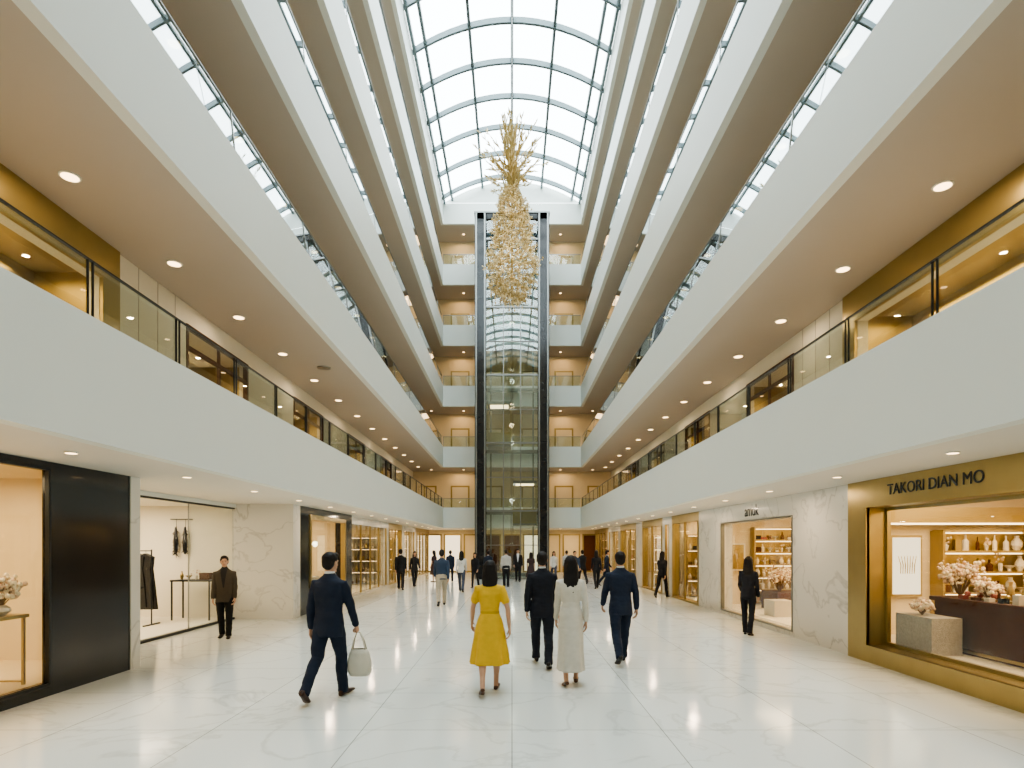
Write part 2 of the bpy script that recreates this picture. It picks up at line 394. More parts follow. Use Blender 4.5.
module(1,27.4,31.5,'goldpaint',.2); module(1,31.5,35.5,'marble',.5); module(1,35.5,41,'goldpaint',.3)
b=MB(); b.box(-WX-.25,-WX,YB,3.6,0,Z1,'marble'); b.obj('wall_left')
b=MB(); wall_open(b,-1,WX,.07,3.6,8.9,0,Z1,[(4.2,7.33,.17,2.76)],'black')
frame(b,-1,WX-.02,4.15,7.36,.12,2.80,.04,'dark',.05)
b.box(-WX-.05,-WX-.04,4.2,7.33,.17,2.76,'glass'); b.obj('black_shopfront')
b=MB(); b.box(-7.2,-WX+.02,8.9,9.12,0,Z1,'marble'); b.obj('wall_left')
room(-1,WX+.08,8.6,3.7,8.75,'cream',.17,2.82,78,(1,.76,.46),fk='cream')
b=MB()
for x in (-6.4,-5.88):
    for y in (6.3,7.22): b.box(x-.015,x+.015,y-.015,y+.015,.17,.98,'gold')
b.box(-6.44,-5.84,6.26,7.26,.98,1.02,'goldpaint')
b.box(-6.4,-5.88,6.3,6.32,.2,.22,'gold'); b.box(-6.4,-5.88,7.21,7.23,.2,.22,'gold')
b.obj('gold_leg_table')
b=MB(); b.lathe((-6.02,7.05,1.02),[(.05,0),(.11,.05),(.1,.09),(.06,.12)],'ceramic',14); flora(b,(-6.02,7.05,1.1),.36,.2,90,('petal','petal','pink')); b.obj('flower_bouquet')
b=MB()
b.box(-6.99,-6.93,9.12,15,0,.05,'dark'); b.box(-6.99,-6.93,9.12,15,2.74,2.78,'dark')
for y in (11.0,12.9): b.box(-6.965,-6.945,y-.01,y+.01,.05,2.74,'steel')
b.box(-6.96,-6.95,9.12,11.0,.05,2.74,'glass'); b.box(-6.96,-6.95,12.9,15,.05,2.74,'glass')
b.box(-7.2,-6.9,9.12,15,2.78,Z1,'white'); b.obj('boutique_glass_front')
room(-1,6.99,11.5,9.2,15.0,'warmwhite',.06,2.82,130,(1,.82,.60))
b=MB()
for x in (-9.1,-8.05): b.tube([(x,13.4,.06),(x,13.4,1.75)],.015,'dark',6); b.box(x-.02,x+.02,13.1,13.7,.06,.09,'dark')
b.tube([(-9.1,13.4,1.72),(-8.05,13.4,1.72)],.014,'dark',6)
def garment(x,y,z1,z0,w,k):
    prof=[(.03,z1),(w*.5,z1-.08),(w*.42,z1-.35),(w*.55,(z0+z1)/2-.1),(w*.7,z0)]
    base=len(b.v); i=b.mi(k)
    for r,z in prof:
        for q in range(16):
            a=2*math.pi*q/16; f=1+.15*math.sin(5*a)
            b.v.append((x+r*math.cos(a)*f,y+.06*math.sin(a)*f,z))
    for j in range(len(prof)-1):
        for q in range(16): b.f.append((base+j*16+q,base+j*16+(q+1)%16,base+(j+1)*16+(q+1)%16,base+(j+1)*16+q)); b.m.append(i)
    b.tube([(x,y,z1),(x,y,1.74)],.006,'steel',4)
for i,(x,k,z0) in enumerate(((-8.85,'wood',.5),(-8.7,'wood',.55),(-8.55,'black',.45),(-8.4,'black',.45),(-8.25,'black',.4))): garment(x,13.4+.03*i,1.66,z0,.36,k)
b.obj('clothes_rack')
b=MB(); b.box(-8.1,-7.15,14.2,14.75,.98,1.02,'dark')
for x in (-8.07,-7.18):
    for y in (14.23,14.72): b.box(x-.015,x+.015,y-.015,y+.015,.06,.98,'dark')
for x in (-7.95,-7.78,-7.6): goods(b,x,14.45,1.02,.2)
b.box(-7.48,-7.24,14.35,14.55,1.02,1.18,'wood'); b.obj('console_table')
b=MB()
for x in (-8.35,-8.12):
    b.tube([(x,14.93,2.5),(x,14.93,2.3)],.006,'dark',4)
    b.lathe((x,14.9,1.62),[(.015,0),(.05,.08),(.06,.3),(.045,.5),(.02,.68)],'black',10)
    for j in range(40):
        a=U(0,6.28); z=U(1.62,2.25); d=Vector((math.cos(a),math.sin(a)*.4,-.8)).normalized(); b.octa(Vector((x,14.9,z))+d*.06,.012,'black',.07,d)
b.box(-8.5,-7.97,14.92,14.98,2.48,2.5,'dark'); b.obj('wall_hanging')
b=MB(); b.box(-7.0,-5.47,15.0,15.5,0,Z1,'marble'); b.obj('wall_left')
b=MB(); wall_open(b,-1,WX-.17,.3,15.5,20.6,0,Z1,[(16.4,19.7,.25,2.6)],'black'); frame(b,-1,WX-.2,16.3,19.8,.15,2.68,.12,'gold',.15)
b.box(-WX-.05,-WX-.04,16.4,19.7,.25,2.6,'glass'); b.obj('black_shopfront')
room(-1,WX+.15,8.6,15.6,20.5,'cream',.25,2.8,90)
shelfX(20.49,-8.4,-7.1,.3,2.2,4)
b=MB(); b.box(-6.9,-6.2,18.3,19.3,.25,.85,'warmwhite'); b.lathe((-6.5,18.8,.85),[(.1,0),(.1,.03),(.02,.05),(.02,.4)],'gold',12); b.lathe((-6.5,18.8,1.2),[(.2,0),(.13,.3)],'panelglow',16); b.obj('table_lamp_on_plinth')
module(-1,20.6,27.6,'marble',.5,back='steel',e=80); module(-1,27.6,31,'goldpaint',.2); module(-1,31,35.4,'marble',.6); module(-1,35.4,41,'goldpaint',.3)
b=MB(); b.box(-13,13,YG,YG+.2,0,Z1,'cream')
for i in range(-4,5):
    x=i*1.35; b.box(x-.6,x+.6,YG-.05,YG,0,2.6,'goldpaint'); b.box(x-.5,x+.5,YG-.07,YG-.04,.1,2.5,('wood','cream','panelglow')[(i*2+i//3)%3])
b.obj('wall_end')
for x in (-4,0,4): lamp('end_lobby_lamp','AREA',(x,39.5,2.75),40,(1,.72,.44),1.5)
# ---------------------------------------------------------------- elevator
b=MB(); ex=2.0; ey=32.2; ed=35.9; ez=19.67
for s in (-1,1):
    b.box(s*(ex-.62),s*ex,ey,ey+.25,0,ez,'black'); b.box(s*(ex-.12),s*(ex-.04),ey-.05,ey,0,ez,'steel'); b.box(s*(ex-.58),s*(ex-.5),ey-.05,ey,0,ez,'steel')
    b.box(s*(ex-.2),s*ex,ed-.25,ed,0,ez,'dark')
    b.box(s*(ex-.06),s*(ex-.05),ey+.25,ed-.25,0,ez,'lift')
    b.box(s*.46-.025,s*.46+.025,ey+.02,ey+.12,0,ez,'steel')
b.box(-ex+.62,ex-.62,ey+.08,ey+.09,0,ez-.3,'lift')
b.box(-ex,ex,ey,ed,ez-.3,ez,'black'); b.box(-ex-.03,ex+.03,ey-.06,ed,ez,ez+.08,'steel')
z=.0; i=0
while z<ez-.4:
    t=.035 if i%2 else .09
    b.box(-ex+.62,ex-.62,ey,ey+.1,z,z+t,'steel')
    for s in (-1,1): b.box(s*(ex-.1),s*ex,ey+.25,ed-.25,z,z+t,'dark')
    if i%2==0: b.box(-ex+.2,ex-.2,ed-.3,ed-.1,z,z+.2,'steel')
    z+=S/2 ; i+=1
for x in (-1.2,1.2): b.box(x-.04,x+.04,ey+1.8,ey+1.9,0,ez-.3,'steel')
for x in (-.05,.05): b.tube([(x,ey+1.9,0),(x,ey+1.9,ez-.3)],.015,'dark',5)
for x,z in ((-.7,7.2),(.7,2.9)):
    b.box(x-.65,x+.65,ey+.4,ey+1.7,z,z+.12,'steel'); b.box(x-.65,x+.65,ey+.4,ey+1.7,z+2.3,z+2.45,'steel')
    b.box(x-.5,x+.5,ey+.6,ey+1.5,z+2.27,z+2.3,'strip'); b.box(x-.64,x+.64,ey+1.66,ey+1.68,z+.1,z+1.0,'gold')
    for q in (-.64,.64):
        for yy in (.4,1.66): b.box(x+q-.02,x+q+.02,ey+yy,ey+yy+.04,z,z+2.4,'gold')
b.obj('glass_elevator')
for z in (1.9,4.6,8.2,12,15.6): lamp('elevator_shaft_fill','POINT',(0,ey+2.6,z),26,(1,.92,.78),.15)  # added fill lights with no visible fitting, to brighten the shaft interior
# ---------------------------------------------------------------- chandelier
b=MB(); cy=20.0
def zz(py): return CH+(545-py)*cy/F
b.tube([(0,cy,zz(200)),(0,cy,ZS+RISE-.15)],.012,'steel',5)
b.tube([(0,cy,zz(298)),(0,cy,zz(150))],[.05,.03],'leafgold',6)
prof=[(186,.18),(196,.26),(206,.44),(216,.58),(230,.60),(240,.66),(252,.80),(262,.88),(272,.88),(282,.80),(292,.58),(300,.34),(304,.15)]
def pr(py):
    for (a,r),(c,q) in zip(prof,prof[1:]):
        if a<=py<=c: return r+(q-r)*(py-a)/(c-a)
    return .2
for i in range(1350):
    py=U(190,301); r0=pr(py)*(.4+.55*R()); a=U(0,6.28)
    p=Vector((r0*math.cos(a),cy+r0*math.sin(a),zz(py))); d=Vector((math.cos(a),math.sin(a),U(-.6,.9))).normalized()
    L=U(.08,.24); b.tube([p,p+d*L],[.007,.004],'leafgold',3)
    for j in range(5):
        e=p+d*L*U(.3,1)+Vector((U(-1,1),U(-1,1),U(-1,1)))*.05
        b.octa(e,U(.016,.032),'cryst' if R()<.6 else 'leafgold',U(.03,.055),(U(-1,1),U(-1,1),U(-1,1)))
for i in range(60):
    a=U(0,6.28); r=U(.1,.72); z0=zz(U(282,294)-r*8); L=U(.2,.6); b.tube([(r*math.cos(a),cy+r*math.sin(a),z0),(r*math.cos(a),cy+r*math.sin(a),z0-L)],.007,'leafgold',3); b.octa((r*math.cos(a),cy+r*math.sin(a),z0-L),.03,'cryst',.07)
for i in range(80):
    a=U(0,6.28); p0=Vector((.1*math.cos(a),cy+.1*math.sin(a),zz(U(176,205))))
    t_=R()
    if t_<.25: sp=U(.05,.4); pyt=U(118,138)
    elif t_<.62: sp=U(.55,1.3); pyt=U(130,152)+8*(sp-.5)
    else: sp=U(.4,1.0); pyt=U(155,182)
    top=Vector((sp*math.cos(a),cy+sp*math.sin(a),zz(pyt)))
    mid=p0.lerp(top,.5); mid.x*=.6; mid.y=cy+(mid.y-cy)*.6; mid.z+=.1
    b.tube([p0,mid,top],[.02,.014,.005],'leafgold',4)
    dr=(top-mid).normalized()
    for j in range(15):
        t=U(.2,1.02); p=mid.lerp(top,t) if R()<.8 else p0.lerp(mid,t); d=(dr*1.2+Vector((U(-1,1),U(-1,1),U(-.5,.8)))*.7).normalized()
        b.octa(p+d*.09,U(.012,.024),'leafgold' if R()<.65 else 'cryst',U(.08,.15),d)
b.obj('gold_branch_chandelier')
for z in (12.5,11): lamp('chandelier_lamp','POINT',(0,cy-1.5,z),30,(1,.78,.48),.2)
# ---------------------------------------------------------------- people
class TM:
    def __init__(s): s.v=[]; s.f=[]
    def rings(s,rs):
        b=len(s.v); n=len(rs[0])
        for r in rs: s.v+=[tuple(p) for p in r]
        for j in range(len(rs)-1):
            for q in range(n): s.f.append((b+j*n+q,b+j*n+(q+1)%n,b+(j+1)*n+(q+1)%n,b+(j+1)*n+q))
        s.f.append(tuple(b+n-1-q for q in range(n))); e=b+(len(rs)-1)*n; s.f.append(tuple(e+q for q in range(n)))
    def limb(s,pts,rad,n=14,fx=1,fy=1,ref=Vector((1,0,0)),cap=True):
        pts=[Vector(p) for p in pts]; rad=list(rad)
        if cap:
            d0=(pts[0]-pts[1]).normalized(); d1=(pts[-1]-pts[-2]).normalized()
            r0,r1=rad[0],rad[-1]
            pre=[(pts[0]+d0*r0*.95,r0*.3),(pts[0]+d0*r0*.6,r0*.78)]; post=[(pts[-1]+d1*r1*.6,r1*.78),(pts[-1]+d1*r1*.95,r1*.3)]
            pts=[p for p,_ in pre]+pts+[p for p,_ in post]; rad=[r for _,r in pre]+rad+[r for _,r in post]
        rs=[]
        for j,p in enumerate(pts):
            t=(pts[min(j+1,len(pts)-1)]-pts[max(j-1,0)]).normalized()
            a=(ref-t*ref.dot(t)).normalized(); c=t.cross(a)
            rs.append([p+a*math.cos(6.2832*q/n)*rad[j]*fx+c*math.sin(6.2832*q/n)*rad[j]*fy for q in range(n)])
        s.rings(rs)
    def hor(s,secs,n=28,p=2.2,fl=None,dx=0):
        rs=[]
        for sec in secs:
            z,rx,ry,yc=sec[:4]; r=[]
            for q in range(n):
                a=6.2832*q/n; c,si=math.cos(a),math.sin(a)
                r.append(Vector((dx+rx*math.copysign(abs(c)**(2/p),c),yc+ry*math.copysign(abs(si)**(2/p),si),z)))
            rs.append(r)
        if secs[0][0]>secs[-1][0]: rs=rs[::-1]
        s.rings(rs)
    def ell(s,c,r,rx=None,n=14,Mx=None):
        c=Vector(c); rs=[]
        for j in range(9):
            t=math.pi*(j+.25)/8.5; rr=math.sin(min(t,3.1)); z=-math.cos(t)
            ring=[Vector((r[0]*rr*math.cos(6.2832*q/n),r[1]*rr*math.sin(6.2832*q/n),r[2]*z)) for q in range(n)]
            if Mx: ring=[Mx@p for p in ring]
            rs.append([p+c for p in ring])
        s.rings(rs)
def remesh(tm,vox,sm=3,wr=0,wf=9):
    me=bpy.data.meshes.new('t'); me.from_pydata(tm.v,[],tm.f); me.update()
    o=bpy.data.objects.new('t',me); COL.objects.link(o)
    r=o.modifiers.new('r','REMESH'); r.mode='VOXEL'; r.voxel_size=vox; r.use_smooth_shade=True
    if sm: q=o.modifiers.new('s','SMOOTH'); q.iterations=sm; q.factor=.5
    dg=bpy.context.evaluated_depsgraph_get(); dg.update(); ev=o.evaluated_get(dg); m2=ev.to_mesh()
    V=[v.co.copy() for v in m2.vertices]; Fc=[tuple(p.vertices) for p in m2.polygons]
    if wr:
        for i,v in enumerate(m2.vertices):
            c=v.co; d=noise.noise(Vector((c.x*wf,c.y*wf,c.z*wf*1.3)))+.5*noise.noise(Vector((c.x*wf*2+7,c.y*wf*2,c.z*wf*3.2)))
            V[i]=c+v.normal*d*wr
    ev.to_mesh_clear(); bpy.data.objects.remove(o); bpy.data.meshes.remove(me)
    return V,Fc
def hand(tm,wr,d,side,curl=.35):
    d=d.normalized(); n=Vector((-side,0,0)); n=(n-d*n.dot(d)).normalized(); t=n.cross(d)
    if t.y<0: t=-t
    P=lambda a,b,c: wr+d*a+t*b+n*c
    rs=[]
    for a,w,h in ((-.03,.024,.019),(0,.026,.019),(.03,.036,.017),(.06,.041,.015),(.088,.040,.013),(.096,.034,.009)):
        rs.append([P(a,w*math.copysign(abs(math.cos(q))**.7,math.cos(q)),h*math.copysign(abs(math.sin(q))**.8,math.sin(q))) for q in [6.2832*i/14 for i in range(14)]])
    tm.rings(rs)
    for off,L,sp in ((.031,.070,.10),(.0105,.079,.02),(-.0105,.073,-.05),(-.031,.057,-.14)):
        p=P(.08,off,0); pts=[p]; ang=curl*.5
        for sg,q in ((.45,1.0),(.32,1.1),(.28,.8)):
            ang+=curl*q*.5; dr=(d*math.cos(ang)+n*math.sin(ang)+t*sp).normalized(); p=p+dr*(L*sg+.006); pts.append(p); ang+=curl*q*.5
        tm.limb(pts,[.0088,.0084,.0078,.0066],8)
    p0=P(.022,.028,.004); d1=(d*.7+t*.62+n*.25).normalized(); p1=p0+d1*.036; d2=(d*.88+t*.25+n*.4).normalized(); p2=p1+d2*.03; p3=p2+d2*.022
    tm.limb([p0,p1,p2,p3],[.0125,.0105,.0092,.0075],8)
PM={}
def pm(col,rough=.7,name='cloth'):
    k=(col,rough,name)
    if k not in PM: PM[k]=pbr(name,col,rough,var=.12,scale=14,spec=.3)
    return PM[k]
def person(name,x,y,yaw,H,kind,cols,pose,q=1.0):
    fem=kind in('dress','longdress','femtop'); k=H/1.75
    sk=pm(cols['skin'],.5,'skin'); hr=pm(cols['hair'],.6,'hair')
    g={}
    def G(n,mat,vox,sm=3,wr=0,wf=9):
        if n not in g: g[n]=[TM(),mat,vox*q,sm,wr,wf]
        return g[n][0]
    skin=lambda:G('skin',sk,.006,2)
    L1=L2=.42; low=9; legs={}
    for s,key in((-1,'L'),(1,'R')):
        th,kn,pt=[math.radians(v) for v in pose[key]]
        hip=Vector((s*.088,0,0))
        knee=hip+Vector((s*.01,math.sin(th),-math.cos(th)))*L1
        an=knee+Vector((-s*.03,math.sin(th-kn),-math.cos(th-kn)))*L2
        f=Vector((s*.12,math.cos(pt),-math.sin(pt))).normalized(); u=Vector((0,-math.sin(pt),-math.cos(pt)))
        legs[s]=(hip,knee,an,f,u,pt)
        low=min(low,(an+u*.08-f*.07).z,(an+u*.08+f*.13).z)
    hz=-low; lean=pose.get('lean',.04)
    T=lambda z:lean*(z-.92)
    Z=lambda z:z-.92+hz
    def secs(l): return [(Z(a[0]),a[1],a[2],T(a[0])+(a[3] if len(a)>3 else 0))+tuple(a[4:]) for a in l]
    bare=kind in('dress','longdress')
    up=Vector((0,0,hz))
    for s,(hip,knee,an,f,u,pt) in legs.items():
        hip=hip+up; knee=knee+up; an=an+up
        mid=(knee+an)/2
        if bare:
            cb=knee.lerp(an,.3)+Vector((0,-.012,0))
            skin().limb([hip,hip.lerp(knee,.5),knee,cb,knee.lerp(an,.7),an],[.085,.07,.052,.054,.036,.033])
        else:
            w=.88 if fem else 1
            tr=G('trousers',pm(cols['bottom'],.8,'trousers'),.0085,3,.008)
            end=an+(an-knee).normalized()*.035+Vector((0,-.005,0))
            tr.limb([hip+Vector((-s*.01,0,.02)),hip.lerp(knee,.35),hip.lerp(knee,.7),knee+Vector((0,.01,0)),mid+Vector((0,-.012,0)),knee.lerp(an,.8),end],[.103*w,.097*w,.083*w,.072*w,.067*w,.062*w,.063*w],16,cap=False)
            tr.hor(secs([(1.02,.155*w,.11*w),(.95,.172*w,.12*w),(.88,.178*w,.12*w),(.82,.16*w,.105),(.80,.12,.07)]))
            skin().limb([knee.lerp(an,.7),an],[.04,.036])
        sh=G('shoe',pm(cols['shoe'],.35,'shoes'),.006,2); sc_=.88 if fem else 1
        rs=[]; side=f.cross(-u).normalized()
        lowcut=.55 if fem else 1
        for o_,w_,h_ in ((-.078,.02,.045),(-.066,.031,.07*lowcut),(-.03,.036,.098*lowcut),(.01,.037,.09*lowcut),(.05,.041,.068*(lowcut+.2 if fem else 1)),(.1,.046,.052),(.135,.046,.044)):
            c=an+u*(.08-h_/2)+f*o_*sc_
            rs.append([c+side*w_*sc_*math.copysign(abs(math.cos(a))**.75,math.cos(a))-u*h_/2*math.copysign(abs(math.sin(a))**.75,math.sin(a)) for a in [6.2832*i/14 for i in range(14)]])
        ball=an+u*.08+f*.135*sc_
        f2=Vector((f.x,f.y,0)).normalized() if pt>.05 else f
        for o_,w_,h_ in ((.04,.042,.036),(.065,.032,.03),(.08,.015,.018)):
            c=ball+f2*o_*sc_+Vector((0,0,h_/2))
            rs.append([c+side*w_*sc_*math.copysign(abs(math.cos(a))**.8,math.cos(a))+Vector((0,0,1))*h_/2*math.copysign(abs(math.sin(a))**.8,math.sin(a)) for a in [6.2832*i/14 for i in range(14)]])
        sh.rings(rs)
        if fem: skin().limb([an,an+u*.035-f*.02,an+u*.05+f*.05],[.034,.032,.024],10)
    shx=.152 if fem else .172
    hands={}
    for s,key in((-1,'aL'),(1,'aR')):
        sw,out,el=[math.radians(v) for v in pose[key][:3]]; cu=pose[key][3] if len(pose[key])>3 else .4
        S0=Vector((s*shx,T(1.4),Z(1.385)))
        da=Vector((s*math.sin(out),math.sin(sw),-math.cos(sw))).normalized(); E=S0+da*.285
        db=Vector((s*math.sin(out)*.3,math.sin(sw+el),-math.cos(sw+el))).normalized(); Wr=E+db*.25
        hands[s]=Wr+db*.095
        w=.8 if fem else .93
        slv=cols.get('sleeve','long')
        if slv!='long':
            skin().limb([S0.lerp(E,.15),S0.lerp(E,.5),E,E.lerp(Wr,.3),E.lerp(Wr,.7),Wr],[.040*w,.046*w,.04*w,.041*w,.033*w,.027*w],cap=False)
        else: skin().limb([E.lerp(Wr,.7),Wr],[.032*w,.027*w],10)
        top=G('top',pm(cols['top'],.75,'garment'),.0085,3,.0065)
        if slv=='long': top.limb([S0+Vector((-s*.06,0,.012)),S0+Vector((s*.005,0,0)),S0.lerp(E,.3),S0.lerp(E,.65),E,E.lerp(Wr,.4),E.lerp(Wr,.93)],[.048*w,.064*w,.069*w,.063*w,.058*w,.053*w,.047*w],14)
        elif slv=='short': top.limb([S0+Vector((-s*.05,0,.012)),S0+Vector((s*.005,0,0)),S0.lerp(E,.3),S0.lerp(E,.62)],[.045*w,.064*w,.070*w,.074*w],14)
        hand(G('hand',sk,.0042,1),Wr,db,s,cu)
    top=G('top',pm(cols['top'],.75,'garment'),.0085,3,.0065)
    if kind=='suit':
        top.hor(secs([(.77,.182,.132),(.86,.184,.13),(.95,.176,.122),(1.06,.16,.112),(1.16,.170,.116),(1.28,.190,.124),(1.35,.200,.121),(1.395,.196,.108),(1.425,.165,.092),(1.455,.115,.078),(1.485,.075,.066),(1.505,.066,.062)]))
        G('collar',pm(cols.get('shirt',(.7,.72,.75)),.7,'shirt_collar'),.006,1).hor(secs([(1.46,.06,.058),(1.53,.057,.058)]))
    elif kind=='shirt':
        top.hor(secs([(.84,.172,.12),(.95,.168,.116),(1.06,.155,.108),(1.16,.165,.112),(1.28,.186,.12),(1.35,.194,.117),(1.395,.188,.103),(1.43,.15,.085),(1.46,.10,.072),(1.485,.068,.062),(1.50,.06,.058)]))
    elif kind=='femtop':
        top.hor(secs([(.84,.162,.12),(.95,.155,.116),(1.08,.124,.095),(1.2,.142,.108),(1.3,.156,.118),(1.37,.162,.1),(1.41,.145,.085),(1.44,.1,.07),(1.47,.062,.056),(1.49,.052,.05)]))
    else:
        top.hor(secs([(1.0,.13,.1),(1.08,.118,.09),(1.2,.140,.106),(1.3,.155,.116),(1.37,.160,.098),(1.41,.14,.082),(1.435,.10,.066),(1.45,.08,.06)]))
        skt=G('skirt',pm(cols['top'],.75,'garment'),.0085,2,.004)
        if kind=='dress':
            l=[(1.12,.12,.092,0,0),(1.06,.122,.095,0,.01),(.98,.158,.125,0,.02),(.9,.18,.15,0,.035),(.75,.205,.185,0,.05),(.6,.228,.215,0,.065),(.40,.258,.25,0,.075)]
            inn=[(.40,.235,.228,0,.075),(.5,.2,.19,0,.05),(.62,.17,.16,0,.0)]
        else:
            l=[(1.12,.12,.092,0,0),(1.05,.128,.1,0,.01),(.95,.165,.13,0,.015),(.8,.17,.155,0,.02),(.6,.17,.19,0,.03),(.4,.175,.22,0,.045),(.20,.19,.25,0,.055)]
            inn=[(.20,.17,.23,0,.055),(.35,.14,.19,0,.03),(.5,.12,.12,0,0)]
        rs=[]
        for sec in secs(l)+secs(inn):
            z,rx,ry,yc,am=sec; n=56
            rs.append([Vector((rx*(1+am*math.sin(9*a+2*math.sin(2*a)))*math.cos(a),yc*.3+ry*(1+am*math.sin(9*a+2*math.sin(2*a)))*math.sin(a),z)) for a in [6.2832*i/n for i in range(n)]])
        skt.rings(rs[::-1])
    nt=Vector((0,T(1.5),Z(1.5)))
    skin().limb([Vector((0,T(1.42),Z(1.42))),nt,Vector((0,T(1.58)+.01,Z(1.58)))],[.062 if not fem else .052,.054 if not fem else .045,.05 if not fem else .043])
    if bare: skin().hor(secs([(1.36,.125,.08),(1.41,.105,.066),(1.44,.075,.055),(1.46,.05,.045)]))
    hy=math.radians(pose.get('hy',0)); hp=math.radians(pose.get('hp',0))
    HM=Matrix.Rotation(hy,3,'Z')@Matrix.Rotation(hp,3,'X'); HC=Vector((0,T(1.63)+.02,Z(1.632)))
    hf=.98 if fem else 1.03
    def hpnt(a,b_,c): return HC+HM@Vector((a*hf,b_*hf,c*hf))
    s_=skin()
    s_.ell(hpnt(0,-.006,.022),(.075*hf,.094*hf,.092*hf),Mx=HM)
    s_.ell(hpnt(0,.022,-.035),(.056*hf,.066*hf,.082*hf),Mx=HM)
    s_.ell(hpnt(0,.07,-.098),(.022,.018,.018),Mx=HM)
    s_.limb([hpnt(0,.086,.005),hpnt(0,.104,-.03)],[.008,.013],8)
    s_.limb([hpnt(-.03,.08,.018),hpnt(.03,.08,.018)],[.012,.012],8)
    for s in(-1,1):
        s_.ell(hpnt(s*.078,-.002,-.008),(.009,.019,.031),Mx=HM)
        G('eye',pm((.02,.015,.012),.2,'eyes'),.003,0).ell(hpnt(s*.03,.0855,.0),(.012,.006,.006),Mx=HM,n=8)
        G('brow',hr,.003,0).limb([hpnt(s*.015,.092,.02),hpnt(s*.045,.082,.022)],[.004,.003],6)
    G('lips',pm((.35,.12,.10),.4,'lips'),.003,0).ell(hpnt(0,.085,-.062),(.022,.008,.007),Mx=HM,n=8)
    h=G('hair',hr,.007,2,.004,30)
    h.ell(hpnt(0,-.018,.037),(.085*hf,.1*hf,.092*hf),Mx=HM)
    h.ell(hpnt(0,-.045,.0),(.079*hf,.068*hf,.09*hf),Mx=HM)
    h.ell(hpnt(.01,.045,.088),(.06,.045,.034),Mx=HM)
    hl=cols.get('hairlen','short')
    if hl!='short':
        rows=[(.06,-.02,.088,.1),(0,-.035,.096,.088),(-.07,-.05,.102,.07),(-.14,-.062,.106,.055)]
        if hl=='bob': rows+=[(-.2,-.078,.098,.048),(-.235,-.082,.07,.03)]
        else: rows+=[(-.22,-.085,.106,.05),(-.32,-.10,.098,.045),(-.42,-.108,.08,.04),(-.47,-.108,.045,.02)]
        rs=[]
        for dz,dy,rx,ry in rows:
            rs.append([hpnt(rx*(1+.05*math.sin(6*a))*math.cos(a),dy+ry*(1+.05*math.sin(8*a))*math.sin(a),dz) for a in [6.2832*i/24 for i in range(24)]])
        h.rings(rs[::-1])
    if kind=='dress': G('belt',pm(tuple(c*.8 for c in cols['top']),.7,'waist_belt'),.005,1).hor(secs([(1.055,.128,.1),(1.09,.126,.098)]))
    vs=[];fs=[];mi=[];mats=[]
    for nme,(tm,mat,vox,sm,wr,wf) in g.items():
        if nme in('eye','lips','brow') and q>1.3: vox=.004
        V,Fc=remesh(tm,vox,sm,wr,wf); b0=len(vs)
        if mat not in mats: mats.append(mat)
        j=mats.index(mat); mm=[j]*len(Fc)
        if nme=='top' and kind=='suit':
            sm_=pm(cols.get('shirt',(.7,.72,.75)),.7,'shirt_collar')
            if sm_ not in mats: mats.append(sm_)
            j2=mats.index(sm_); z0,z1=Z(1.08),Z(1.5)
            for i,f in enumerate(Fc):
                c=V[f[0]]
                if c.y>T(1.3)+.02 and z0<c.z<z1 and abs(c.x)<.01+.062*(c.z-z0)/(z1-z0): mm[i]=j2
        vs+=V; fs+=[tuple(b0+i for i in f) for f in Fc]; mi+=mm
    lo=min(v.z for v in vs)
    vs=[(v.x*k,v.y*k,(v.z-lo)*k) for v in vs]
    me=bpy.data.meshes.new(name); me.from_pydata(vs,[],fs)
    for m in mats: me.materials.append(m)
    me.polygons.foreach_set('material_index',mi); me.polygons.foreach_set('use_smooth',[True]*len(fs)); me.update()
    o=bpy.data.objects.new(name,me); o.location=(x,y,0.001); o.rotation_euler=(0,0,math.radians(yaw)); COL.objects.link(o)
    Rz=Matrix.Rotation(math.radians(yaw),3,'Z')
    return o,{s:Vector((x,y,0))+Rz@Vector((v.x*k,v.y*k,(v.z-lo)*k)) for s,v in hands.items()}
SKN=(.50,.30,.20); HB=(.012,.009,.008); NV=(.010,.017,.036)
walkL={'L':(22,4,-8),'R':(-14,22,32),'aL':(-22,6,12),'aR':(20,6,18)}
walkR={'L':(-14,24,34),'R':(20,4,-6),'aL':(20,6,18),'aR':(-20,6,10)}
stand={'L':(3,4,0),'R':(-4,4,0),'aL':(2,7,14),'aR':(0,7,12)}
def C(top,bot=NV,shoe=(.015,.012,.01),**kw): return dict(skin=SKN,hair=HB,top=top,bottom=bot,shoe=shoe,**kw)
m1,hd=person('man',-2.2,7.2,-12,1.78,'suit',C(NV,NV,(.04,.018,.01)),dict(L=(-15,26,38),R=(17,5,-5),aL=(-8,10,14),aR=(14,14,8,1.5),hy=-14))
person('woman',-.28,7.55,0,1.67,'dress',C((.66,.42,.04),NV,(.10,.05,.03),sleeve='short',hairlen='bob'),dict(L=(-12,22,28),R=(14,4,-4),aL=(12,16,22),aR=(-14,18,14)))
person('man',.46,9.15,0,1.76,'suit',C((.010,.012,.020),(.010,.012,.020)),dict(walkL,R=(-12,18,24),aL=(-12,10,14)))
person('woman',.78,7.95,0,1.70,'longdress',C((.60,.57,.50),NV,(.10,.05,.03),hairlen='long'),dict(L=(-6,12,18),R=(9,4,-3),aL=(8,6,12),aR=(-10,8,8)))
person('man',1.71,9.45,0,1.76,'suit',C((.012,.020,.042),(.012,.020,.042)),dict(L=(-14,24,32),R=(16,4,-6),aL=(12,12,24),aR=(-12,12,16)))
person('man',-5.72,11.95,-165,1.63,'suit',C((.060,.048,.034),(.008,.008,.008),shirt=(.015,.015,.015)),dict(stand,hy=8,L=(5,5,0),R=(-7,6,6)))
